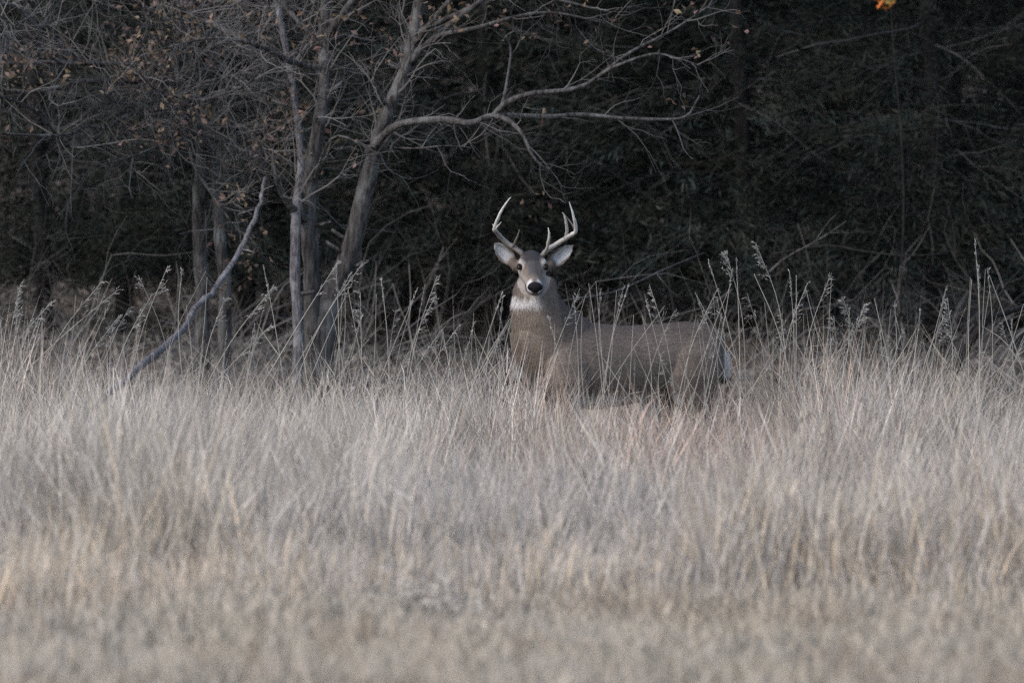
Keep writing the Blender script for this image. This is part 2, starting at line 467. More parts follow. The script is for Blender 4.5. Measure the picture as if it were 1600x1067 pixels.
# -- the oak with two leaning trunks in the middle left
def twin_oak():
    D = 63.4
    base = gp(492, D)
    root = link("oak_tree", None, loc=base)
    tag(root, "bare grey twin-trunked oak with one long crooked limb reaching right", "tree")
    A = smooth_path([base + [-.03, 0, 0], P(490, 520, D), P(487, 420, D), P(482, 320, D), P(492, 230, D - .1), P(507, 140, D - .1), P(506, 60, D), P(508, 0, D), P(500, -160, D), P(470, -420, D + .2), P(440, -800, D)], 46)
    B = smooth_path([base + [.03, -.05, 0], P(508, 500, D), P(545, 400, D - .05), P(572, 290, D - .1), P(598, 195, D - .2), P(632, 110, D - .2), P(655, 10, D - .2), P(668, -120, D - .3), P(720, -420, D - .3), P(760, -800, D - .2)], 46)
    C_ = smooth_path([base + [-.12, -.1, 0], P(466, 540, D - .15), P(461, 430, D - .15), P(463, 330, D - .1), P(470, 250, D + .1), P(455, 120, D + .3), P(430, -20, D + .4), P(400, -300, D + .5)], 34)
    rA = np.interp(np.linspace(0, 1, 46), [0, .2, .5, 1], [.056, .046, .034, .015])
    for nm, path, rr in (("trunk", A, rA), ("trunk", B, np.interp(np.linspace(0, 1, 46), [0, .2, .5, 1], [.066, .052, .036, .015])), ("trunk", C_, np.linspace(.034, .013, 34))):
        mb = MB(); mb.tube(path, rr * (1 + .26 * (rng.random(len(path)) - .5)), 14)
        link(nm, mb.mesh(nm, True, off=base), M_POLE if path is C_ else M_OAK, root)
    limbs = []
    d = D - .4
    L1 = smooth_path([P(575, 240, D - .15), P(597, 215, D - .25), P(625, 195, d), P(690, 187, d - .1), P(735, 193, d - .2), P(772, 181, d - .2), P(850, 183, d - .1), P(910, 180, d), P(970, 185, d), P(1030, 187, d), P(1072, 182, d), P(1093, 150, d)], 44)
    limbs.append((L1, .026, .005))
    limbs.append((smooth_path([P(772, 181, d - .2), P(790, 162, d - .25), P(828, 147, d - .3), P(880, 142, d - .3), P(917, 132, d - .3), P(950, 108, d - .3), P(985, 82, d - .3), P(1050, 48, d - .2), P(1120, 2, d - .1)], 30), .018, .005))
    limbs.append((smooth_path([P(772, 181, d - .2), P(792, 187, d - .3), P(815, 208, d - .4), P(830, 240, d - .45), P(845, 258, d - .45), P(862, 266, d - .45)], 20), .016, .004))
    limbs.append((smooth_path([P(782, 172, d - .2), P(790, 140, d - .1), P(798, 80, d), P(790, 55, d)], 14), .010, .004))
    limbs.append((smooth_path([P(917, 132, d - .3), P(960, 105, d - .4), P(1020, 85, d - .4), P(1060, 92, d - .4), P(1095, 104, d - .4)], 16), .011, .003))
    limbs.append((smooth_path([P(600, 165, D - .2), P(590, 140, D - .4), P(575, 130, D - .5), P(566, 133, D - .5)], 12), .010, .004))
    limbs.append((smooth_path([P(486, 345, D), P(462, 330, D - .1), P(445, 310, D - .2), P(432, 280, D - .3), P(425, 240, D - .3)], 16), .028, .008))
    limbs.append((smooth_path([P(508, 60, D), P(525, 40, D - .1), P(545, 10, D - .2), P(580, -40, D - .2), P(640, -120, D - .3)], 16), .03, .01))
    limbs.append((smooth_path([P(640, 100, D - .2), P(680, 60, D - .3), P(740, 45, D - .4), P(850, 20, D - .4), P(960, 40, D - .4)], 22), .02, .004))
    limbs.append((smooth_path([P(505, 110, D), P(450, 95, D - .2), P(400, 70, D - .4), P(330, 60, D - .5), P(240, 80, D - .6)], 22), .02, .004))
    limbs.append((smooth_path([P(484, 300, D), P(520, 215, D - .3), P(580, 235, D - .4), P(600, 245, D - .4)], 14), .008, .003))
    limbs.append((smooth_path([P(590, 230, D), P(650, 232, D - .4), P(700, 228, D - .4), P(745, 232, D - .4)], 14), .006, .002))
    for k in range(14):      # upper crown, above the picture
        q = A if k % 2 else B
        p = q[rng.integers(26, 46)]
        e = p + np.array([rng.normal(0, 1.2), rng.uniform(-1.4, .6), rng.uniform(.1, 1.0)])
        limbs.append((smooth_path([p, p * .5 + e * .5 + [0, 0, .15], e], 10), .018, .005))
    for path, r0, r1 in limbs:
        limb_object("limb", path, r0, r1, M_OAK, base, root, 7, .15)
    mb, tips = MB(), []
    for i, (path, r0, r1) in enumerate(limbs):
        n = [12, 13, 6, 5, 8, 3, 5, 7, 10, 24, 3, 4][i] if i < 12 else 7
        twigs_along(mb, tips, path, n, .34, .0036, 2, np.array(TW) * (.75 if i < 9 else 1), .3, .8, kids=(2, 4))
    twigs_along(mb, tips, A[18:30], 16, .5, .006, 2, TW, .1, .6)
    twigs_along(mb, tips, B[14:30], 18, .5, .006, 2, TW, .1, .6)
    twigs_along(mb, tips, C_[12:26], 22, .6, .006, 2, TW, .1, .6)
    for path_, r_ in ((A, .05), (B, .055), (C_, .03)):
        for _ in range(4):                    # broken stubs
            i = rng.integers(7, 26); p = path_[i]; d_ = unit(np.array([rng.choice([-1, 1]), rng.normal(-.4, .5), rng.uniform(.0, .7)]))
            ln = rng.uniform(.07, .16)
            limb_object("stub", [p, p + d_ * ln * .6, p + d_ * ln + [0, 0, .01]], .015, .008, M_OAK, base, root, 6, .3)
    link("twigs", mb.mesh("twigs", False, off=base), M_TWIG, root)["kind"] = "stuff"
    V, T, C = leaf_clusters(tips, .11, 5,   .045, (.115, .088, .072), .05, keep=lambda t: np.where((t[:, 2] > 2.45), 1.0, .25) * np.clip(2.2 * (fbm(t[:, 0] * 2.2, t[:, 2] * 2.2, 91) - .28), 0, 1) * 1.5)
    link("dead_leaves", mesh_np("dead_leaves", V - base, None, T, C), M_LEAF, root)["kind"] = "stuff"
twin_oak()

# -- the slender forked tree on the left with its spreading crown
def forked_tree():
    D = 64.2
    base = gp(330, D)
    root = link("forked_tree", None, loc=base)
    tag(root, "slender forked tree with wide twiggy crown and clinging brown leaves at upper left", "tree")
    A = smooth_path([base + [-.05, .1, 0], P(316, 470, D + .1), P(312, 380, D + .1), P(311, 300, D), P(316, 240, D), P(306, 205, D), P(287, 165, D - .1), P(275, 120, D - .1), P(278, 60, D - .1), P(282, 0, D - .1), P(280, -160, D), P(300, -420, D), P(310, -700, D)], 44)
    B = smooth_path([base + [.05, 0, 0], P(352, 460, D - .1), P(344, 380, D - .1), P(339, 310, D), P(330, 250, D), P(318, 215, D), P(306, 205, D)], 24)
    for path, rr in ((A, np.interp(np.linspace(0, 1, 44), [0, .3, 1], [.043, .034, .012])), (B, np.linspace(.036, .024, 24))):
        mb = MB(); mb.tube(path, rr * (1 + .26 * (rng.random(len(path)) - .5)), 12)
        link("trunk", mb.mesh("trunk", True, off=base), M_OAK, root)
    f = 2.963
    Z = lambda pts, d0, d1: smooth_path([P(x / f, y / f, d0 + (d1 - d0) * i / (len(pts) - 1)) for i, (x, y) in enumerate(pts)], 18)
    limbs = [
        (Z([(910, 600), (700, 640), (420, 585), (310, 625), (100, 625), (-200, 600)], D, D - 1.2), .016, .005),
        (Z([(850, 500), (600, 530), (350, 690), (200, 550), (100, 480), (-150, 400)], D, D - 1.4), .014, .006),
        (Z([(820, 385), (600, 375), (370, 380), (130, 430), (-150, 380)], D - .1, D - .8), .022, .006),
        (Z([(810, 330), (600, 300), (270, 290), (0, 295), (-200, 320)], D - .1, D - .6), .02, .006),
        (Z([(600, 300), (340, 275), (200, 90), (130, 0), (60, -120)], D - .3, D - 1.), .014, .006),
        (Z([(500, 300), (280, 290), (170, 200), (60, 120), (-20, 60)], D - .3, D - 1.2), .009, .004),
        (Z([(480, 330), (240, 190), (150, 110), (80, 40), (0, 20), (-150, 30)], D - .2, D - .7), .017, .012),
        (Z([(850, 500), (930, 470), (1130, 400), (1200, 330)], D, D - .9), .011, .004),
        (Z([(850, 420), (890, 310), (1000, 215), (1120, 175), (1250, 120)], D, D - .5), .012, .004),
        (Z([(830, 420), (920, 390), (1080, 350), (1160, 340), (1280, 365)], D, D - .8), .010, .004),
        (Z([(825, 30), (850, 45), (900, 80), (980, 100), (1060, 100)], D - .1, D - .7), .009, .004),
        (Z([(930, 470), (780, 440), (700, 400), (640, 330)], D - .3, D - .9), .008, .004),
        (Z([(800, 420), (700, 475), (540, 475), (480, 430)], D, D - .7), .008, .003),
        (Z([(910, 590), (830, 650), (750, 670), (600, 730), (480, 760)], D, D - .8), .011, .003),
        (Z([(910, 600), (1040, 590), (1130, 590), (1200, 650), (1240, 740)], D, D - .8), .010, .003),
        (Z([(860, 640), (900, 770), (980, 900), (1080, 1040)], D - .1, D - .4), .010, .006),
        (Z([(900, 590), (1000, 640), (1150, 700), (1250, 680), (1340, 640)], D, D - .7), .012, .004),
        (Z([(820, 150), (700, 60), (560, -30), (400, -160)], D, D - .8), .016, .006),
        (Z([(825, 100), (980, 20), (1150, -40), (1300, -160)], D, D - .6), .014, .005),
    ]
    for path, r0, r1 in limbs:
        limb_object("limb", path, r0, r1, M_OAK, base, root, 6, .15)
    mb, tips = MB(), []
    for path, r0, r1 in limbs:
        twigs_along(mb, tips, path, 18, .45, .0042, 2, TW, .08, .8, kids=(2, 5))
    twigs_along(mb, tips, A[16:30], 26, .6, .006, 2, TW, .0, .7)
    link("twigs", mb.mesh("twigs", False, off=base), M_TWIG, root)["kind"] = "stuff"
    V, T, C = leaf_clusters(tips, .2, 5, .046, (.12, .095, .08), .05, keep=lambda t: np.clip(4.5 * (fbm(t[:, 0] * 2.6, t[:, 2] * 3.4, 17) - .47), 0, 1.3))
    link("dead_leaves", mesh_np("dead_leaves", V - base, None, T, C), M_LEAF, root)["kind"] = "stuff"
forked_tree()

# -- the dead pole leaning across the left
def leaning_pole():
    pts = [(150, 636, 59.4), (165, 620, 59.6), (220, 573, 60.6), (285, 515, 61.9), (310, 476, 62.3), (340, 446, 62.6), (375, 390, 62.9), (400, 332, 63.1), (410, 295, 63.2), (416, 278, 63.2)]
    path = smooth_path([P(*p) for p in pts], 34)
    base = np.array([path[0][0], path[0][1], 0.0])
    low = path[0] + (path[0] - path[2]) * 3.0
    path = np.vstack([low, path]); path[2:] += rng.normal(0, .004, path[2:].shape)
    root = link("leaning_branch", None, loc=base)
    tag(root, "long pale dead branch leaning up out of the grass towards the twin trunks", "branch")
    mb = MB(); mb.tube(path, np.interp(np.linspace(0, 1, len(path)), [0, .6, 1], [.019, .016, .010]) * (1 + .3 * (rng.random(len(path)) - .5)), 9)
    link("stem", mb.mesh("stem", True, off=base), M_POLE, root)
    for (i, e) in ((19, (312, 425)), (27, (372, 335)), (12, (250, 500)), (23, (398, 395)), (30, (428, 290))):
        limb_object("side_branch", [path[i], path[i] * .5 + P(e[0], e[1], path[i][1] - .05) * .5 + [.006, 0, .004], P(e[0], e[1], path[i][1] - .1)], .006, .002, M_POLE, base, root, 5)
leaning_pole()

# ------------------------------------------------------------------ evergreens
def cedar_foliage(h, r, z0, clumps, per, seed, leaf=.055):
    g = np.random.default_rng(seed)
    t = g.random(clumps) ** 1.5
    zc = z0 + (h - z0) * t
    rr = r * (1 - t) ** .65 * np.sqrt(g.uniform(.12, 1, clumps)) * g.uniform(.75, 1.15, clumps)
    th = g.uniform(0, 6.283, clumps)
    keep = vnoise(th * 1.6 + 5, zc * 1.7, seed) > .2
    zc, rr, th = zc[keep], rr[keep], th[keep]; m = len(zc)
    cen = np.stack([rr * np.cos(th), rr * np.sin(th), zc - .18 * rr], -1)
    out = np.stack([np.cos(th), np.sin(th), g.uniform(-.2, .5, m)], -1)
    tone = np.clip(g.normal(1, .12, m) * (.45 + 1.1 * vnoise(th * 2.2 + 1, zc * 2.6, seed + 7)), .4, 1.7); warm = g.random(m)
    k = np.repeat(np.arange(m), per)
    n = len(k)
    s = g.uniform(-1, 1, n)
    p = cen[k] + out[k] * (s * .2)[:, None] + g.normal(0, .055, (n, 3)) * np.array([1, 1, .7])
    d = out[k] + np.array([0, 0, -.35]) + g.normal(0, .42, (n, 3)); d /= np.linalg.norm(d, axis=1)[:, None]
    w = np.cross(d, g.normal(size=(n, 3))); w /= np.linalg.norm(w, axis=1)[:, None]
    L = g.uniform(leaf * .6, leaf * 1.4, n)[:, None]
    V = np.stack([p - d * L * .5, p + w * L * .055, p + d * L * .5, p - w * L * .055], 1).reshape(-1, 3)
    i = np.arange(n)[:, None] * 4
    Q = i + np.array([0, 1, 2, 3])
    c0, c1 = np.array([.019, .026, .024]), np.array([.028, .028, .023])
    c = (c0 * (1 - warm[k, None]) + c1 * warm[k, None]) * tone[k, None] * np.clip(g.normal(1, .2, (n, 1)), .5, 1.6)
    return V, Q, np.repeat(c, 4, 0)

CEDARS = []
for s, (h, r, z0, cl) in enumerate(((7.4, 1.6, .55, 1500), (6.8, 1.5, .7, 1400), (8.2, 1.8, .75, 1600), (6.0, 1.4, .45, 1300))):
    V, Q, C = cedar_foliage(h, r, z0, cl, 60, 101 + s, .07)
    me = mesh_np("evergreen_crown", V, Q, None, C); me.materials.append(M_CEDAR)
    mb = MB()
    zz = np.linspace(-.1, h * .96, 16)
    path = np.stack([.05 * np.sin(zz * 1.3 + s), .05 * np.cos(zz * 1.1 + s), zz], -1)
    mb.tube(path, np.linspace(.06, .01, 16), 9)
    mt = mb.mesh("evergreen_trunk", True); mt.materials.append(M_DARKBARK)
    mb, tips = MB(), []
    for k in range(40):                       # bare dead lower branches
        z = rng.uniform(.15, 2.6); a = rng.uniform(0, 6.283)
        d = np.array([math.cos(a), math.sin(a), rng.uniform(-.25, .35)])
        grow(mb, tips, (0, 0, z), d, rng.uniform(.6, 1.4), rng.uniform(.004, .008), 2, (.074, .071, .070), .03, .14, (2, 4))
    md = mb.mesh("evergreen_branches"); md.materials.append(M_TWIG)
    CEDARS.append((me, mt, md))

CEDAR_SPOTS = [   # px of trunk, distance, kind, scale, turn, label
    (60, 71.1, 2, .95, .3, "dark evergreen tree at the left edge behind the leafy branches"),
    (205, 72.2, 0, 1.0, 1.4, "dark evergreen tree between the left edge and the slender forked tree"),
    (395, 71.4, 1, 1.0, 2.2, "dark evergreen tree between the forked tree and the twin trunks"),
    (650, 72.4, 2, 1.0, 4.0, "dark evergreen tree behind the long crooked limb, left of the antlers"),
    (770, 71.2, 1, 1.05, 5.0, "dark evergreen tree standing just behind the left antler"),
    (955, 71.8, 0, .95, 2.9, "dark evergreen tree behind the back of the buck, right of its antlers"),
    (1155, 70.8, 2, 1.0, .9, "dark evergreen tree behind the rump of the buck"),
    (1300, 72.1, 3, 1.25, 3.5, "dark evergreen tree behind the tallest drooping seed head"),
    (1450, 70.4, 0, 1.0, 5.6, "dark evergreen tree with visible dark trunk near the right edge"),
    (1590, 71.6, 2, .95, 1.9, "dark evergreen tree filling the upper right corner"),
]
for px, d, kind, sc, rot, label in CEDAR_SPOTS:
    b = gp(px, d)
    root = link("evergreen_tree", None, loc=b)
    root.rotation_euler = (0, 0, rot); root.scale = (sc, sc, sc)
    tag(root, label, "tree", "dark evergreens along the edge of the wood")
    me, mt, md = CEDARS[kind]
    link("crown", me, None, root); link("trunk", mt, None, root)
    link("dead_branches", md, None, root)["kind"] = "stuff"

def far_wood():
    """the mass of trees further up the slope"""
    parts = []; n = 0; VV, QQ, CC = [], [], []
    rows = [(74.5, 10, 1.0), (78, 11, 1.1), (83, 12, 1.25), (91, 13, 1.5), (102, 14, 1.8)]
    base = [cedar_foliage(8.5, 2.0, 1.1, 240, 20, 300 + i, .17) for i in range(3)]
    for d, cnt, sc in rows:
        for i in range(cnt):
            V, Q, C = base[rng.integers(0, 3)]
            x = (-1 + 2 * (i + rng.uniform(.2, .8)) / cnt) * (.05 * d + 2.6); y = d + rng.uniform(-1.6, 1.6)
            a = rng.uniform(0, 6.28); s = sc * rng.uniform(.85, 1.15)
            R = np.array([[math.cos(a), -math.sin(a), 0], [math.sin(a), math.cos(a), 0], [0, 0, 1]])
            VV.append(V @ R.T * s + np.array([x, y, float(ground_z(x, y))])); QQ.append(Q + n); CC.append(C * rng.uniform(.7, 1.2)); n += len(V)
    o = link("far_woodland", mesh_np("far_woodland", np.vstack(VV), np.vstack(QQ), None, np.vstack(CC)), M_CEDAR)
    tag(o, "dark mass of evergreen wood further up the slope", "woodland", kind="stuff")
    mb = MB(); tips = []
    for i in range(46):
        y = rng.uniform(74, 90); x = rng.uniform(-1, 1) * (.047 * y + .8)
        b = np.array([x, y, float(ground_z(x, y)) - .1]); hh = rng.uniform(5, 8)
        p = smooth_path([b, b + [rng.normal(0, .1), 0, hh * .4], b + [rng.normal(0, .25), rng.normal(0, .2), hh]], 9)
        mb.tube(p, np.linspace(rng.uniform(.03, .09), .015, 9), 7, np.array([.04, .037, .036]) * rng.uniform(.7, 1.4))
    o = link("far_tree_trunks", mb.mesh("far_tree_trunks", True), M_TWIG)
    tag(o, "dim trunks of the wood further up the slope", "woodland", kind="stuff")
far_wood()

# -- brush tangle at the foot of the wood
def brush():
    mb, tips = MB(), []
    for i in range(880):
        y = rng.uniform(62.8, 71.5); x = rng.uniform(-1, 1) * (.0445 * y + .6)
        p = np.array([x, y, float(ground_z(x, y))])
        a = rng.uniform(0, 6.283)
        d = np.array([math.cos(a), .5 * math.sin(a), rng.uniform(.05, 1.1)])
        grow(mb, tips, p, d, rng.uniform(.35, 1.1), rng.uniform(.003, .008), 2, np.array([.080, .076, .074]) * rng.uniform(.5, 1.7), .06, .22, (1, 4))
    o = link("brush", mb.mesh("brush"), M_TWIG)
    tag(o, "tangle of thin dead stems along the foot of the wood", "brush", kind="stuff")
brush()

# -- fallen branches and a log
def fallen(name, label, cat, pts, r0, r1, mat, sides=8, forks=()):
    path = smooth_path([P(*p) for p in pts], 16)
    base = path[0].copy(); base[2] = float(ground_z(base[0], base[1]))
    root = link(name, None, loc=base); tag(root, label, cat)
    limb_object("stem", path, r0, r1, mat, base, root, sides, .2)
    for i, dx, dz, L in forks:
        p = path[i]; limb_object("side_branch", smooth_path([p, p + np.array([dx * .5, -.05, dz * .6]) * L, p + np.array([dx, -.1, dz]) * L], 6), r0 * .4, r0 * .12, mat, base, root, 5)
    return root
fallen("fallen_log", "weathered grey log lying in the grass left of the buck's chest", "log", [(735, 606, 62.3), (770, 600, 62.3), (800, 592, 62.2), (850, 580, 62.1), (900, 576, 62)], .026, .034, M_OAK, 12, ((3, -.3, .5, .35), (6, .2, .5, .3)))
fallen("fallen_branch", "pale broken stick slanting up in the wood right of the tallest seed head", "branch", [(1190, 436, 66), (1225, 405, 66), (1262, 384, 66), (1290, 368, 66), (1322, 346, 66)], .007, .003, M_OAK, 6, ((5, .5, .2, .4), (9, .4, .5, .35), (12, .5, .0, .3)))
fallen("fallen_branch", "long low dead branch lying level in the wood behind the right-hand stalks", "branch", [(1205, 398, 67), (1290, 384, 67), (1345, 392, 66.8), (1412, 400, 66.6), (1480, 396, 66.6)], .008, .004, M_DARKBARK, 7, ((5, .5, .3, .4), (10, .6, .1, .4)))
fallen("fallen_branch", "brown crooked branch rising from the grass near the right edge", "branch", [(1490, 580, 63.6), (1505, 552, 63.6), (1530, 515, 63.6), (1552, 495, 63.7), (1600, 480, 63.9)], .03, .015, M_DARKBARK, 8, ((9, .4, .6, .5),))
fallen("fallen_branch", "thin grey fallen branch slanting behind the shoulder of the buck", "branch", [(880, 470, 64), (960, 456, 64.3), (1040, 420, 64.6), (1100, 395, 65)], .007, .003, M_OAK, 6, ((6, .5, .4, .6), (9, .3, -.3, .5)))

# -- sprig of orange leaves at the top
def orange_sapling():
    d = 68.0
    base = gp(1400, d)
    root = link("autumn_sapling", None, loc=base)
    tag(root, "thin sapling with a sprig of bright orange leaves at the top right", "sapling")
    path = smooth_path([base, P(1412, 300, d), P(1395, 60, d), P(1388, -80, d)], 16)
    limb_object("trunk", path, .008, .004, M_DARKBARK, base, root, 6)
    limb_object("twig", smooth_path([path[12], P(1388, 5, d - .1), P(1378, 10, d - .15)], 6), .004, .002, M_DARKBARK, base, root, 4)
    c = np.array([P(rng.normal(1386, 8), rng.normal(0, 6), d - .15 + rng.normal(0, .05)) for _ in range(70)])
    col = np.where(rng.random((70, 1)) < .6, np.array([.55, .17, .05]), np.array([.24, .19, .06])) * rng.uniform(.7, 1.1, (70, 1))  # orange autumn leaves, sunlit brightness put into their colour
    V, T, C = leaf_faces(c, rng.uniform(.03, .05, 70), col, .7)
    link("leaves", mesh_np("leaves", V - base, None, T, C), M_LEAF, root)["kind"] = "stuff"
orange_sapling()

# ------------------------------------------------------------------ the buck
def deer():
    O = np.array([.56, 60.0, float(ground_z(.56, 60.0))])
    th = math.radians(28); c, s = math.cos(th), math.sin(th)
    F = np.array([-c, -s, 0]); Lf = np.array([s, -c, 0]); U = np.array([0, 0, 1.0])
    loc = lambda u, v, w: F * u + Lf * v + U * w                     # along, to its left, up
    W = lambda px, py, dy: P(px, py, 60 + dy) - O
    root = link("deer", None, loc=O)
    tag(root, "antlered buck standing side-on in the grass, head turned to the camera", "deer")

    mb = MB(); NS = 24
    def loft(sections):
        V = []; a = np.arange(NS) * 2 * np.pi / NS
        for cen, ax, bx in sections:
            V.append(np.asarray(cen) + np.cos(a)[:, None] * np.asarray(ax) + np.sin(a)[:, None] * np.asarray(bx))
        k = len(V); V = np.vstack(V + [np.array([sections[0][0]]), np.array([sections[-1][0]])])
        i = np.arange(k - 1)[:, None] * NS; j = np.arange(NS)[None]; j2 = (j + 1) % NS
        Q = np.stack([i + j, i + j2, i + NS + j2, i + NS + j], -1).reshape(-1, 4)
        jj = np.arange(NS); jn = (jj + 1) % NS
        T = np.vstack([np.stack([np.full(NS, k * NS), jn, jj], -1), np.stack([np.full(NS, k * NS + 1), (k - 1) * NS + jj, (k - 1) * NS + jn], -1)])
        mb.add(V, Q, T)
    # trunk of the body
    tr = [(-.595, .87, .05, .04), (-.57, .85, .12, .085), (-.50, .83, .168, .14), (-.38, .82, .188, .172), (-.22, .805, .190, .178), (-.05, .783, .203, .178), (.12, .778, .222, .19), (.26, .787, .232, .192),
          (.36, .80, .226, .172), (.45, .84, .19, .15), (.53, .885, .15, .125), (.59, .92, .11, .09), (.615, .93, .06, .05)]
    loft([(loc(u, 0, w), Lf * hw, U * hh) for u, w, hh, hw in tr])
    # neck
    nk = [((.34, .88), .20, .15), ((.43, .96), .183, .145), ((.475, 1.04), .158, .136), ((.493, 1.11), .137, .125), ((.495, 1.18), .115, .110), ((.48, 1.25), .09, .095)]
    for_n = []
    for i, ((u, w), hu, hv) in enumerate(nk):
        a0 = nk[max(i - 1, 0)][0]; a1 = nk[min(i + 1, len(nk) - 1)][0]
        t = unit(np.array([a1[0] - a0[0], a1[1] - a0[1]])); nrm = F * t[1] - U * t[0]
        for_n.append((loc(u, 0, w), Lf * hv, nrm * hu))
    loft(for_n)
    # head
    Hs, He = W(830, 412, -.20), W(836, 452, -.47)
    D = unit(He - Hs); HL = np.linalg.norm(He - Hs)
    R = unit(np.cross(D, U)); Uh = np.cross(R, D)              # R points to image left side of the animal's face
    R = -R if R[0] < 0 else R                                  # image right
    hd = [(-.2, .035, .04, 0), (-.1, .058, .064, 0), (.02, .068, .074, 0), (.14, .073, .078, 0), (.28, .073, .075, 0), (.40, .064, .068, -.002), (.52, .052, .058, -.004), (.66, .043, .05, -.006), (.80, .040, .043, -.006), (.93, .041, .038, -.004), (1.02, .034, .030, 0), (1.05, .02, .018, 0)]
    loft([(Hs + D * HL * t + Uh * o, R * hw, Uh * hh) for t, hw, hh, o in hd])
    # brow ridges
    eyes = []
    for sgn in (-1, 1):
        e = Hs + D * HL * .31 + R * sgn * .066 + Uh * .030
        eyes.append(e)
        cen = e - R * sgn * .014 + Uh * .016 - D * .012
        loft([(cen + D * x, R * rr, Uh * rr) for x, rr in ((-.035, .006), (-.02, .018), (0, .022), (.018, .017), (.03, .006))])
    # ears: cupped leaves turned to the camera
    ears = []
    for (bx, by), (tx, ty), tw in (((803, 412), (771.5, 379), -.12), ((858, 415), (896, 383), .12)):
        b0, t0 = W(bx, by, -.19), W(tx, ty, -.18)
        A = t0 - b0; LA = np.linalg.norm(A); A = A / LA
        N_ = unit(np.array([tw, -1, .05])); Wd = unit(np.cross(A, N_)); N_ = np.cross(Wd, A)
        ns, nr = 12, 11
        hwf = lambda t: np.interp(t, [0, .1, .3, .5, .7, .86, 1], [.022, .030, .043, .043, .034, .020, .003])
        g = []
        for face in (1, -1):
            for i in range(ns):
                t = i / (ns - 1)
                for j in range(nr):
                    r_ = -1 + 2 * j / (nr - 1)
                    cup = -.034 * (1 - r_ * r_) * math.sin(math.pi * min(1, .15 + t * .85)) ** .7
                    g.append(b0 + A * LA * t + Wd * hwf(t) * r_ + N_ * (cup + face * .0055))
        Q = []
        n1 = ns * nr
        for i in range(ns - 1):
            for j in range(nr - 1):
                a = i * nr + j
                Q.append((a, a + 1, a + nr + 1, a + nr)); Q.append((n1 + a, n1 + a + nr, n1 + a + nr + 1, n1 + a + 1))
        for i in range(ns - 1):
            a = i * nr; Q.append((a, a + nr, n1 + a + nr, n1 + a)); a = i * nr + nr - 1; Q.append((a, n1 + a, n1 + a + nr, a + nr))
        for j in range(nr - 1):
            Q.append((j, n1 + j, n1 + j + 1, j + 1)); a = (ns - 1) * nr + j; Q.append((a, a + 1, n1 + a + 1, n1 + a))
        mb.add(np.array(g), np.array(Q))
        loft([(b0 + A * x, Wd * rr, N_ * rr) for x, rr in ((-.05, .018), (-.02, .028), (.01, .027), (.03, .015))])
        ears.append((b0, A, LA, Wd, N_))
    # legs
    def leg(pts):
        V = []
        for i, (u, v, w, ru, rv) in enumerate(pts):
            V.append((loc(u, v, w), Lf * rv, F * ru))
        loft(V)
    for sg, du in ((1, .0), (-1, -.10)):
        leg([(.36, sg * .09, .90, .10, .06), (.37, sg * .12, .80, .13, .09), (.375, sg * .13, .70, .115, .088), (.375 + du * .3, sg * .12, .60, .075, .06), (.385 + du * .5, sg * .112, .50, .05, .043), (.39 + du * .8, sg * .105, .38, .037, .033), (.395 + du, sg * .10, .33, .036, .034), (.395 + du, sg * .10, .27, .024, .023), (.39 + du, sg * .10, .14, .020, .019), (.392 + du, sg * .10, .10, .026, .024), (.41 + du, sg * .10, .06, .022, .022), (.425 + du, sg * .10, .03, .034, .028), (.43 + du, sg * .10, .0, .040, .03)])
    for sg, du in ((1, .0), (-1, .14)):
        leg([(-.36, sg * .08, .93, .10, .06), (-.37, sg * .11, .84, .165, .098), (-.36 + du * .3, sg * .125, .73, .165, .1), (-.36 + du * .5, sg * .125, .63, .13, .075), (-.39 + du * .7, sg * .122, .54, .085, .055), (-.45 + du * .9, sg * .115, .46, .052, .04), (-.505 + du, sg * .11, .395, .042, .032), (-.505 + du, sg * .105, .33, .030, .026), (-.495 + du, sg * .105, .15, .022, .021), (-.49 + du, sg * .105, .10, .028, .026), (-.47 + du, sg * .105, .055, .024, .023), (-.455 + du, sg * .105, .03, .034, .028), (-.45 + du, sg * .105, .0, .042, .03)])
    # tail
    loft([(loc(u, .0, w), Lf * a, F * b) for u, w, a, b in ((-.54, .93, .03, .03), (-.585, .90, .032, .026), (-.615, .84, .04, .024), (-.625, .77, .04, .022), (-.62, .71, .028, .016), (-.615, .68, .008, .006))])
    me0 = mb.mesh("body_rough")
    tmp = bpy.data.objects.new("tmp", me0); COL.objects.link(tmp)
    rm = tmp.modifiers.new("r", 'REMESH'); rm.mode = 'VOXEL'; rm.voxel_size = .0062; rm.use_smooth_shade = True
    sm = tmp.modifiers.new("s", 'SMOOTH'); sm.factor = .5; sm.iterations = 5
    ev = tmp.evaluated_get(bpy.context.evaluated_depsgraph_get())
    src = bpy.data.meshes.new_from_object(ev)
    n = len(src.vertices); V = np.empty(n * 3, np.float32); src.vertices.foreach_get("co", V); V = V.reshape(-1, 3).astype(float)
    NN = np.empty(n * 3, np.float32); src.vertices.foreach_get("normal", NN); NN = NN.reshape(-1, 3).astype(float)
    bpy.data.objects.remove(tmp)
    # coat colour by anatomy
    u, v, w = V @ F, V @ Lf, V[:, 2]
    lerp = lambda a, b, t: a * (1 - t[:, None]) + np.asarray(b) * t[:, None]
    sst = lambda a, b, x: (lambda t: t * t * (3 - 2 * t))(np.clip((x - a) / (b - a), 0, 1))
    nz = fbm(u * 9 + 3, w * 9 + v * 5, 41)
    col = np.tile(np.array([.150, .123, .105]), (n, 1))
    col = lerp(col, (.095, .08, .072), sst(.88, 1.02, w) * (u < .42))
    col = lerp(col, (.175, .135, .112), sst(.78, .60, w))
    col = lerp(col, (.175, .14, .115), sst(.40, .56, u) * sst(1.15, 1.0, w) * .8)  # neck and chest front: own warm brown plus some light painted in
    col = lerp(col, (.60, .57, .55), sst(.65, .60, w) * (np.abs(v) < .19) * (u > -.27) * (u < .33))       # belly
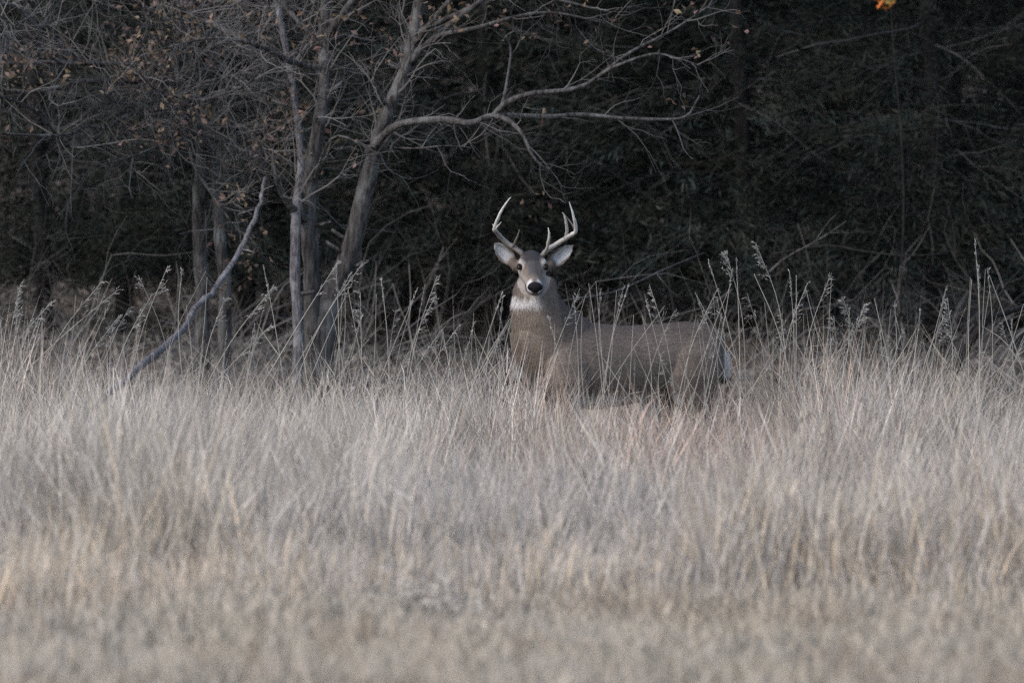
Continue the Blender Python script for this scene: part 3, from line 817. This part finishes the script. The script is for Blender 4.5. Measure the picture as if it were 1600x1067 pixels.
    col = lerp(col, (.15, .122, .105), sst(.55, .45, w))
    # rump and tail
    col = lerp(col, (.62, .6, .6), sst(-.592, -.605, u) * sst(.70, .74, w) * sst(.875, .84, w) * (v > .012))
    col = lerp(col, (.12, .085, .065), sst(-.60, -.62, u) * (np.abs(v) < .018) * (w > .66))
    # throat patch
    hx = (V - Hs) @ R; ht = (V - Hs) @ D / HL; hu = (V - Hs) @ Uh
    zpx = 290 + (EYE - (w + O[2])) * 300
    neck = (u > .42) & (ht < .95)
    rag = 22 * (fbm(hx * 45 + 3, zpx * .07, 77) - .5)
    thr = sst(459, 467, zpx + rag * .5) * sst(484, 474, zpx + rag * .7) * (NN[:, 1] < -.05) * neck * sst(.08, .0, hx) * (hu < -.03)
    col = lerp(col, (.52, .50, .49), thr * (.55 + .7 * nz))
    # face
    head = (np.abs(hx) < .1) & (hu > -.085) & (ht > -.2) & (ht < 1.3) & (np.linalg.norm(V - (Hs + np.outer(np.clip(ht, 0, 1.05) * HL, D)), axis=1) < .097) & ~((ht < .2) & (hu < -.04))
    h = head.astype(float)
    col = lerp(col, (.155, .125, .105), h)
    col = lerp(col, (.04, .038, .04), h * sst(.025, .06, hu) * sst(.52, .30, ht) * sst(.075, .03, np.abs(hx)))     # dark forehead
    col = lerp(col, (.075, .072, .074), h * sst(.01, .03, hu) * sst(.3, .45, ht) * sst(.80, .62, ht) * sst(.035, .018, np.abs(hx)))
    for e in eyes:
        de = np.linalg.norm(V - e, axis=1)
        col = lerp(col, (.37, .345, .33), h * sst(.046, .028, de) * .9)
    col = lerp(col, (.26, .235, .215), h * sst(.2, .4, ht) * sst(.03, .0, hu) * sst(.02, .04, np.abs(hx)))
    col = lerp(col, (.46, .44, .42), h * sst(.77, .87, ht) * sst(.008, .02, np.abs(hx)) * sst(-.034, -.02, hu))                                     # white muzzle band
    col = lerp(col, (.55, .52, .5), h * sst(-.025, -.036, hu) * sst(.6, .8, ht) * sst(.042, .03, np.abs(hx)))                # chin
    # ears
    for b0, A, LA, Wd, N_ in ears:
        q = V - b0; ta = q @ A / LA; tw_ = q @ Wd; tn = q @ N_
        near = (ta > .02) & (ta < 1.1) & (np.abs(tw_) < .06) & (np.abs(tn) < .06)
        front = (NN @ N_) > .15
        col = lerp(col, (.12, .095, .08), near * 1.0)
        col = lerp(col, (.42, .43, .45), near * front * sst(.14, .34, ta) * sst(1.0, .85, ta) * sst(.036, .020, np.abs(tw_)) * np.clip(.3 + 1.1 * fbm(tw_ * 190, ta * 5, 47), 0, 1))
    col *= (0.60 + .42 * nz + .10 * fbm(u * 10 + w * 6, w * 34 - u * 14, 43) + .34 * fbm(u * 3.2 + 8, w * 4 + v * 2, 44))[:, None]
    cc = np.ones((n, 4), np.float32); cc[:, :3] = col
    src.attributes.new("Col", 'FLOAT_COLOR', 'POINT').data.foreach_set("color", cc.ravel())
    src.name = "deer_body"; src.materials.clear()
    body = link("body", src, M_FUR, root)
    # hair lying along the coat
    m = 150000
    src.calc_loop_triangles()
    lt = np.empty(len(src.loop_triangles) * 3, np.int32); src.loop_triangles.foreach_get("vertices", lt); lt = lt.reshape(-1, 3)
    ar = np.linalg.norm(np.cross(V[lt[:, 1]] - V[lt[:, 0]], V[lt[:, 2]] - V[lt[:, 0]]), axis=1)
    fi = rng.choice(len(lt), m, p=ar / ar.sum()); b1 = rng.random(m); b2 = rng.random(m); sw = b1 + b2 > 1; b1[sw] = 1 - b1[sw]; b2[sw] = 1 - b2[sw]
    a0, a1, a2 = lt[fi, 0], lt[fi, 1], lt[fi, 2]
    p = V[a0] * (1 - b1 - b2)[:, None] + V[a1] * b1[:, None] + V[a2] * b2[:, None]
    nn = NN[a0]; hc = col[a0]; hh = head[a0]
    fw = (sst(.9, 1.12, p[:, 2]) * sst(.25, .45, p @ F))[:, None]
    flow = (-U - F * .3) * fw + (-F * .9 - U * .45) * (1 - fw)
    flow = np.where(hh[:, None], -D, flow)
    ear_near = np.zeros(m, bool)
    for b0, A, LA, Wd, N_ in ears:
        q = p - b0; k = ((q @ A) > .0) & ((q @ A) < LA * 1.15) & (np.abs(q @ Wd) < .06) & (np.abs(q @ N_) < .06)
        flow = np.where(k[:, None], A, flow); ear_near |= k
    flow = flow - nn * np.sum(flow * nn, 1)[:, None]; flow /= np.linalg.norm(flow, axis=1)[:, None] + 1e-6
    d = flow + nn * rng.uniform(.06, .26, (m, 1)) + rng.normal(0, .07, (m, 3)); d /= np.linalg.norm(d, axis=1)[:, None]
    Ln = np.where(hh | ear_near, rng.uniform(.005, .011, m), rng.uniform(.014, .028, m))
    Ln = np.where(p[:, 2] < .45, Ln * .5, Ln)
    wd = np.cross(d, nn); wd /= np.linalg.norm(wd, axis=1)[:, None] + 1e-6
    wd *= rng.uniform(.0009, .0018, m)[:, None]
    HV = np.stack([p - wd, p + wd, p + d * Ln[:, None]], 1).reshape(-1, 3)
    HC = np.repeat(hc * np.clip(rng.normal(1.04, .06, (m, 1)), .5, 1.7), 3, 0)
    link("fur", mesh_np("fur", HV, None, np.arange(m * 3).reshape(-1, 3), HC), M_FUR, root)["kind"] = "stuff"

    # eyes
    me_, nt, b = new_mat("deer_eye", .1, .08); b.inputs["Base Color"].default_value = (.008, .006, .006, 1)
    no = nt.nodes.new("ShaderNodeTexNoise"); no.inputs["Scale"].default_value = 90
    rp = nt.nodes.new("ShaderNodeValToRGB"); rp.color_ramp.elements[0].color = (.004, .003, .003, 1); rp.color_ramp.elements[1].color = (.02, .013, .01, 1)
    nt.links.new(no.outputs["Fac"], rp.inputs[0]); nt.links.new(rp.outputs[0], b.inputs["Base Color"])
    def ellipsoid(name, cen, ax, bx, cx_, mat, shape=None, nu=20, nv=12):
        a = np.arange(nu) * 2 * np.pi / nu; V = []
        for i in range(1, nv):
            f = math.pi * i / nv
            for t in a:
                q = np.array([math.cos(t) * math.sin(f), math.sin(t) * math.sin(f), math.cos(f)])
                if shape: q = shape(q)
                V.append(cen + ax * q[0] + bx * q[1] + cx_ * q[2])
        V += [cen + cx_ * 1.0, cen - cx_ * 1.0]
        Q = []; T = []
        for i in range(nv - 2):
            for j in range(nu):
                Q.append((i * nu + j, (i + 1) * nu + j, (i + 1) * nu + (j + 1) % nu, i * nu + (j + 1) % nu))
        s0 = (nv - 1) * nu
        for j in range(nu):
            T.append((s0, j, (j + 1) % nu)); T.append((s0 + 1, (nv - 2) * nu + (j + 1) % nu, (nv - 2) * nu + j))
        return link(name, mesh_np(name, np.array(V), np.array(Q), np.array(T), smooth=True), mat, root)
    for e, sg in zip(eyes, (-1, 1)):
        cen = e + R * sg * .002 + D * .012 + Uh * .002
        # almond outline: narrows to the front corner
        ellipsoid("eye", cen, R * .0165, Uh * .018, D * .022, me_, lambda q: np.array([q[0], q[1] * (1 - .35 * max(q[2], 0)), q[2]]))
    # nose
    mn, nt, b = new_mat("deer_nose", .6, .08); b.inputs["Base Color"].default_value = (.012, .011, .013, 1)
    no = nt.nodes.new("ShaderNodeTexVoronoi"); no.inputs["Scale"].default_value = 260
    bp = nt.nodes.new("ShaderNodeBump"); bp.inputs["Strength"].default_value = .5; bp.inputs["Distance"].default_value = .002
    nt.links.new(no.outputs["Distance"], bp.inputs["Height"]); nt.links.new(bp.outputs[0], b.inputs["Normal"])
    def nose_shape(q):
        x, y, z = q
        wx = 1.04 if y > -.15 else 1.04 - .62 * min(1, (-.15 - y) / .7)      # narrow below, broad above
        for sg in (-1, 1):                                               # nostrils
            dd = (x - sg * .62) ** 2 / .05 + (y + .12) ** 2 / .09
            if z > 0: z = z - .3 * math.exp(-dd)
        if y < -.3: z = z - .15 * math.exp(-(x / .12) ** 2)
        return np.array([x * wx, y, z])
    ellipsoid("nose", Hs + D * HL * 1.0 + Uh * .009, R * .0385, Uh * .0315, D * .026, mn, nose_shape, 32, 20)
    # mouth line
    mm, nt, b = new_mat("deer_lip", .6, .3); b.inputs["Base Color"].default_value = (.03, .025, .025, 1)
    mbm = MB()
    mbm.tube(smooth_path([Hs + D * HL * t + R * x + Uh * y for t, x, y in ((.72, -.044, -.016), (.88, -.042, -.021), (1.0, -.026, -.027), (1.035, 0, -.029), (1.0, .026, -.027), (.88, .042, -.021), (.72, .044, -.016))], 24), .0028, 6)
    link("mouth", mbm.mesh("mouth", True), mm, root)

    # antlers
    ma, nt, b = new_mat("antler", .45, .4)
    at = nt.nodes.new("ShaderNodeAttribute"); at.attribute_name = "Col"
    no = nt.nodes.new("ShaderNodeTexNoise"); no.inputs["Scale"].default_value = 70; no.inputs["Detail"].default_value = 5
    mx = nt.nodes.new("ShaderNodeMix"); mx.data_type = 'RGBA'; mx.blend_type = 'MULTIPLY'; mx.inputs["Factor"].default_value = .5
    nt.links.new(at.outputs["Color"], mx.inputs["A"]); nt.links.new(no.outputs["Fac"], mx.inputs["B"]); nt.links.new(mx.outputs["Result"], b.inputs["Base Color"])
    bp = nt.nodes.new("ShaderNodeBump"); bp.inputs["Strength"].default_value = .4; bp.inputs["Distance"].default_value = .003
    nt.links.new(no.outputs["Fac"], bp.inputs["Height"]); nt.links.new(bp.outputs[0], b.inputs["Normal"])
    zf = 8.894
    def A_(pts): return smooth_path([W(750 + x / zf, 300 + y / zf, dy) for x, y, dy in pts], 22)
    BRN, BON, TIP = np.array([.14, .115, .10]), np.array([.36, .33, .29]), np.array([.82, .79, .75])
    def beam(mb_, pts, r0, r1, c0, c1, rm_=None):
        path = A_(pts); k = len(path); t = np.linspace(0, 1, k); path[1:-1] += rng.normal(0, .0006, path[1:-1].shape)
        rad = r0 + (r1 - r0) * t if rm_ is None else np.interp(t, [0, .5, 1], [r0, rm_, r1])
        rad = .88 * rad * (1 + .05 * np.sin(t * 37))
        rad[-1] = min(rad[-1], .0012) if r1 < .006 else rad[-1]
        mb_.tube(path, rad, 10, np.repeat(np.vstack([c0 + (c1 - c0) * x for x in t]), 10, 0).tolist() + [c0.tolist(), c1.tolist()])
    m1 = MB()
    beam(m1, [(600, 905, -.215), (570, 850, -.22), (470, 770, -.20), (380, 715, -.19), (290, 630, -.20), (225, 560, -.24), (197, 520, -.30)], .0150, .0125, BRN, BON, .0150)
    beam(m1, [(200, 530, -.29), (205, 490, -.31), (228, 425, -.34), (268, 320, -.38), (340, 195, -.42), (400, 110, -.45), (432, 72, -.46)], .0105, .001, TIP * .9, TIP, .0085)
    beam(m1, [(205, 525, -.30), (240, 485, -.33), (270, 450, -.35), (297, 415, -.36)], .007, .001, TIP * .9, TIP)
    beam(m1, [(205, 500, -.30), (190, 470, -.31), (172, 448, -.31)], .0055, .001, TIP * .9, TIP)
    beam(m1, [(455, 775, -.20), (478, 725, -.23), (512, 640, -.26), (535, 570, -.28), (547, 522, -.29)], .0085, .001, BRN, BON)
    link("antler", m1.mesh("antler", True), ma, root)
    m2 = MB()
    beam(m2, [(850, 905, -.215), (890, 850, -.22), (960, 790, -.20), (1080, 715, -.19), (1190, 645, -.22), (1265, 600, -.27), (1305, 575, -.31)], .0150, .0125, BRN, TIP * .8, .0145)
    beam(m2, [(900, 850, -.22), (925, 800, -.25), (948, 700, -.28), (962, 600, -.30), (955, 540, -.31), (945, 495, -.31)], .0095, .001, BON * .8, TIP, .0085)
    beam(m2, [(1180, 650, -.22), (1203, 590, -.24), (1208, 500, -.27), (1192, 400, -.30), (1165, 315, -.32), (1143, 284, -.33)], .0105, .001, BON, TIP, .0085)
    beam(m2, [(1295, 582, -.30), (1330, 545, -.33), (1325, 460, -.36), (1305, 360, -.39), (1270, 230, -.41), (1238, 138, -.42)], .0115, .001, TIP * .85, TIP, .0095)
    beam(m2, [(1330, 550, -.25), (1290, 470, -.22), (1225, 375, -.20), (1150, 290, -.2)], .008, .001, BRN * .5, BRN * .8)  # rear tine, its shadow painted as a darker brown
    link("antler", m2.mesh("antler", True), ma, root)
deer()

# ------------------------------------------------------------------ tall seed-headed stalks, tuft by tuft
STALKC = np.array([.36, .33, .29])
def stalk(root, base, tip, head, sway=0.0, r=.0029, tone=1.0):
    """one stalk with its leaves; head: 0 none, 1 slim spike, 2 open drooping plume, 3 heavy nodding plume"""
    off = np.array(root.location)
    L = np.linalg.norm(tip - base)
    side = np.array([sway, rng.normal(0, .02), 0.0])
    dr = rng.choice([-1, 1]) if abs(tip[0] - base[0]) < .1 else (1 if tip[0] > base[0] else -1)
    if head == 3 and abs(tip[0] - base[0]) < .1: dr = -1
    ctrl = [base, base * .6 + tip * .4 + side * .6 * L, base * .25 + tip * .75 + side * .6 * L, tip]
    if head >= 2: ctrl[-1] = tip + [dr * rng.uniform(.0, .05), 0, -rng.uniform(.0, .015)]; ctrl[2] = ctrl[2] - [dr * rng.uniform(0, .03), 0, 0]
    path = smooth_path(ctrl, 16)
    mb = MB(); col = STALKC * tone * rng.uniform(.8, 1.15)
    mb.tube(path, np.linspace(r, r * .45, 16), 4, col)
    for _ in range(rng.integers(0, 3)):
        i = rng.integers(2, 9); p = path[i]; a = rng.choice([-1, 1]); l = rng.uniform(.12, .32)
        q = smooth_path([p, p + [a * l * .35, rng.normal(0, .03), l * .5], p + [a * l * rng.uniform(.4, .8), rng.normal(0, .05), l * rng.uniform(.5, .95)]], 6)
        w = np.array([0.25, 0, 1.0]) * .0032
        ws = np.linspace(1, .1, 6)[:, None]
        V = np.vstack([q - w * ws, q + w * ws]); i6 = np.arange(5)
        mb.add(V, np.stack([i6, i6 + 1, i6 + 7, i6 + 6], -1), None, col * rng.uniform(.8, 1.1))
    o = link("stalk", mb.mesh("stalk", off=off), M_STALK, root)
    if head:
        hb = MB(); hc = np.array([.35, .34, .315]) * tone * rng.uniform(.75, 1.15)
        hl = {1: .13, 2: .2, 3: .2}[head] * rng.uniform(.75, 1.25)
        seg = np.cumsum(np.r_[0, np.linalg.norm(np.diff(path, axis=0), axis=1)])
        at = lambda t: np.array([np.interp(t, seg, path[:, a]) for a in range(3)])
        tt = np.linspace(seg[-1] - hl, seg[-1], 6)
        hb.tube([at(t) for t in tt], r * .55, 4, hc * .8)
        def spikelet(p, d):
            l = rng.uniform(.010, .022)
            s_ = unit(np.cross(d, rng.normal(size=3))) * l * .13; n3 = np.cross(d, s_)
            V = np.array([p, p + d * l * .4 + s_, p + d * l, p + d * l * .4 - s_, p + d * l * .4 + n3])
            hb.add(V, None, np.array([(0, 1, 4), (1, 2, 4), (2, 3, 4), (3, 0, 4)]), hc * rng.uniform(.55, 1.3))
        for k in range({1: 10, 2: 13, 3: 20}[head]):
            f = rng.random(); p = at(seg[-1] - hl * f); tg = unit(path[-1] - path[-3])
            if head == 1:
                for _ in range(3): spikelet(p + rng.normal(0, .002, 3), unit(tg + rng.normal(0, .28, 3)))
                continue
            ln = rng.uniform(.012, .045) * (.5 + f) * (1.1 if head == 3 else 1.0)
            out = unit(tg * .8 + np.array([rng.normal(dr * .45, .55), rng.normal(0, .5), 0]))
            br = smooth_path([p, p + out * ln * .55, p + out * ln * .95 + [dr * ln * .15, 0, -ln * rng.uniform(-.2, .35)]], 4)
            hb.tube(br, .0006, 3, hc * .85)
            for q in br[1:]:
                spikelet(q, unit(br[-1] - br[-2] + rng.normal(0, .3, 3) * ln * .4))
                if head == 3: spikelet(q, unit(br[-1] - br[-2] + rng.normal(0, .5, 3) * ln * .4))
        link("seed_head", hb.mesh("seed_head", off=off), M_STALK, o)
    return o

def tuft(label, d, items, extra=4, r=.0029, name="tall_grass_tuft"):
    """items: (tip px, tip py, base px, base py where it leaves the sward, head)"""
    bx = np.mean([i[2] for i in items]); b = gp(bx, d); b[2] += .05
    root = link(name, None, loc=b)
    tag(root, label, "grass tuft", "tall seed-headed grass tufts")
    for tx, ty, qx, qy, hd in items:
        dd = d + rng.normal(0, .06)
        tip = P(tx, ty, dd); q = P(qx, qy, dd)
        k = (q[2] - float(ground_z(q[0], dd))) / max(tip[2] - q[2], .05)
        base = q + (q - tip) * k * .75; base[2] = float(ground_z(base[0], dd))
        stalk(root, base, tip, hd, rng.normal(0, .045), r)
    for _ in range(extra):
        p0 = items[rng.integers(0, len(items))]
        dd = d + rng.normal(0, .08)
        tip = P(p0[0] + rng.normal(0, 26), p0[1] + abs(rng.normal(45, 40)), dd)
        base = P(p0[2] + rng.normal(0, 18), 640, dd); base[2] = float(ground_z(base[0], dd))
        stalk(root, base, tip, rng.choice([0, 0, 1, 2]), rng.normal(0, .03), .0024, .85)

z7 = lambda x, y: (1050 + x / 2.884, 350 + y / 2.884)
z6 = lambda x, y: (x / 2.481, 250 + y / 2.481)
zm = lambda x, y: (400 + x / 3.478, 380 + y / 3.478)
zd = lambda x, y: (740 + x / 3.478, 440 + y / 3.478)
def S(f, tx, ty, bx, by, h): return (*f(tx, ty), *f(bx, by), h)

tuft("tuft of grass with broad feathery plumes at the left edge", 60.6, [S(z6, 70, 475, 25, 800, 3), S(z6, 20, 500, 10, 850, 2), S(z6, 190, 545, 30, 720, 2)], 5)
tuft("grass tuft with pale arching plumes second from the left edge", 60.9, [S(z6, 365, 465, 130, 850, 2), S(z6, 455, 500, 120, 760, 2), S(z6, 440, 600, 300, 800, 3), S(z6, 150, 600, 60, 780, 2)], 5)
tuft("grass tuft with a tall beaded plume left of the leaning branch", 60.4, [S(z6, 645, 405, 490, 800, 2), S(z6, 560, 520, 420, 900, 2), S(z6, 705, 420, 740, 700, 1)], 5)
tuft("grass tuft with a bowed plume crossing the leaning branch", 60.2, [S(z6, 1030, 490, 780, 880, 3), S(z6, 1050, 630, 800, 850, 2), S(z6, 1020, 405, 1060, 620, 1), S(z6, 855, 530, 790, 850, 2)], 4)
tuft("long slanting grass stalks leaning right across the base of the twin trunks", 60.0, [S(z6, 1300, 380, 990, 800, 2), S(z6, 1395, 400, 1200, 760, 2), S(z6, 1360, 440, 1080, 850, 1), S(z6, 1040, 800, 1000, 900, 0)], 5)
tuft("grass tuft with a short fluffy white plume right of the twin trunks", 60.3, [S(zm, 575, 265, 590, 540, 3), S(zm, 680, 195, 690, 500, 1), S(zm, 500, 250, 570, 560, 0), S(zm, 435, 120, 440, 560, 1)], 5)
tuft("grass tuft with tall slanting plumes midway between the trunks and the buck", 60.0, [S(zm, 960, 175, 820, 700, 2), S(zm, 880, 240, 740, 520, 1), S(zm, 945, 270, 850, 640, 2), S(zm, 1095, 430, 890, 760, 2)], 5)
tuft("grass tuft with bowed greenish stems below the middle of the wood", 60.1, [S(zm, 985, 465, 870, 760, 2), S(zm, 1020, 480, 930, 760, 0), S(zm, 1055, 580, 1050, 860, 0), S(zm, 820, 590, 760, 900, 2)], 4)
tuft("thin grass stalks with small spikes just left of the buck's neck", 60.4, [S(zm, 1335, 280, 1210, 610, 1), S(zm, 1365, 440, 1230, 690, 0), S(zm, 1380, 570, 1240, 820, 0), S(zm, 1170, 570, 1220, 700, 2)], 3)
tuft("fan of pale stalks crossing in front of the buck's chest", 58.6, [S(zd, 560, 30, 330, 480, 2), S(zd, 545, 80, 555, 640, 1), S(zd, 410, 200, 600, 600, 1), S(zd, 160, 80, 30, 400, 1), S(zd, 200, 200, 60, 480, 0), S(zd, 440, 230, 400, 470, 0)], 2, .0022)
tuft("bundle of straight stalks in front of the buck's shoulder", 58.7, [S(zd, 610, 70, 560, 620, 0), S(zd, 625, 10, 690, 540, 0), S(zd, 690, 40, 770, 330, 1), S(zd, 665, 0, 700, 480, 0), S(zd, 590, 160, 640, 620, 0)], 2, .0022)
tuft("crossing stalks in front of the middle of the buck's flank", 58.4, [S(zd, 845, 10, 740, 620, 1), S(zd, 1040, 130, 660, 660, 0), S(zd, 815, 30, 775, 300, 1), S(zd, 860, 340, 1090, 720, 0), S(zd, 700, 410, 890, 610, 0), S(zd, 915, 180, 915, 760, 0)], 2, .0022)
tuft("stalks with small nodding heads in front of the buck's loin", 58.8, [S(zd, 995, 10, 1060, 230, 2), S(zd, 930, 70, 965, 190, 1), S(zd, 945, 290, 1120, 480, 1), S(zd, 870, 180, 850, 560, 0)], 2, .0022)
tuft("slanting stalks in front of the buck's hindquarters", 58.5, [S(zd, 1400, 10, 1200, 700, 0), S(zd, 1205, 60, 1400, 560, 1), S(zd, 1350, 170, 1240, 640, 0), S(zd, 1210, 180, 1150, 620, 0), S(zd, 1300, 300, 1110, 640, 0)], 3, .0022)
tuft("tall upright stalks with pale tapering heads beside the buck's rump", 59.0, [S(z7, 165, 170, 300, 720, 1), S(z7, 275, 125, 320, 700, 3), S(z7, 290, 150, 305, 800, 1), S(z7, 272, 200, 130, 760, 1), S(z7, 105, 310, 190, 470, 0), S(z7, 185, 290, 140, 420, 2)], 4)
tuft("very tall stalk with heavy drooping white seed head right of the buck", 59.6, [S(z7, 415, 75, 505, 720, 3), S(z7, 370, 225, 490, 680, 0), S(z7, 530, 215, 530, 740, 1), S(z7, 560, 230, 555, 760, 0)], 4)
tuft("bowed grass stalks with curved tops right of the tallest drooping stalk", 59.8, [S(z7, 678, 230, 540, 720, 2), S(z7, 575, 255, 520, 700, 2), S(z7, 600, 280, 690, 480, 0), S(z7, 665, 470, 600, 700, 0)], 5)
tuft("grass tuft with paired bushy heads between the bowed stalks and the dark trunk", 59.7, [S(z7, 808, 330, 880, 590, 3), S(z7, 850, 355, 680, 720, 3), S(z7, 800, 380, 700, 640, 1), S(z7, 745, 590, 800, 680, 2), S(z7, 820, 510, 810, 740, 2)], 6)
tuft("thin straight stalks in front of the dark trunk on the right", 60.0, [S(z7, 912, 335, 980, 650, 0), S(z7, 1005, 360, 970, 520, 1), S(z7, 940, 480, 850, 700, 0), S(z7, 1040, 480, 970, 620, 1)], 6)
tuft("grass tuft with curling heads right of the dark trunk", 59.6, [S(z7, 1237, 283, 1100, 720, 1), S(z7, 1270, 330, 1265, 830, 3), S(z7, 1120, 380, 1060, 600, 1), S(z7, 1190, 400, 1110, 780, 2), S(z7, 1245, 490, 1340, 800, 0)], 6)
tuft("cluster of straight very tall spikes near the right edge", 59.4, [S(z7, 1365, 65, 1362, 700, 1), S(z7, 1382, 190, 1385, 700, 1), S(z7, 1423, 205, 1400, 780, 1), S(z7, 1350, 250, 1362, 640, 0)], 3)
tuft("crossing stalks at the far right edge", 59.9, [S(z7, 1430, 230, 1570, 590, 0), S(z7, 1585, 360, 1440, 700, 0), S(z7, 1520, 620, 1470, 760, 2), S(z7, 1590, 520, 1480, 800, 0)], 7)

# ------------------------------------------------------------------ dead weeds in the foreground
def weed(label, px, d, n, size, spread, hgt, col):
    b = gp(px, d); b[2] += .05
    root = link("dead_weed", None, loc=b); tag(root, label, "weed", "dead weeds in the foreground")
    mb, tips = MB(), []
    for _ in range(7):
        grow(mb, tips, np.zeros(3), (rng.normal(0, .9), rng.normal(0, .6), .8), hgt * rng.uniform(.8, 1.4), .004, 1, (.22, .17, .13), .05, .2, (2, 4))
    link("stems", mb.mesh("stems"), M_TWIG, root)
    c = rng.normal(0, 1, (n, 3)) * np.array([spread, spread * .8, hgt * .35]) + [0, 0, hgt * .7]
    c[:, 2] = np.abs(c[:, 2])
    V, T, C = leaf_faces(c, rng.uniform(size * .6, size * 1.3, n), np.asarray(col) * np.clip(rng.normal(1, .25, (n, 1)), .4, 1.6), .5)
    link("leaves", mesh_np("leaves", V, None, T, C), M_LEAF, root)["kind"] = "stuff"
weed("low mat of pale curled dead leaves in the short grass below the middle", 655, 44.0, 1500, .026, .12, .13, (.43, .39, .34))
weed("small dark brown dead weed at the bottom left", 298, 41.2, 120, .04, .035, .06, (.13, .10, .085))
weed("flat brown dead weed near the bottom left corner", 165, 41.5, 140, .04, .06, .04, (.17, .14, .11))
weed("reddish dead weed at the bottom edge below the buck's head", 830, 40.8, 160, .04, .06, .06, (.30, .17, .12))
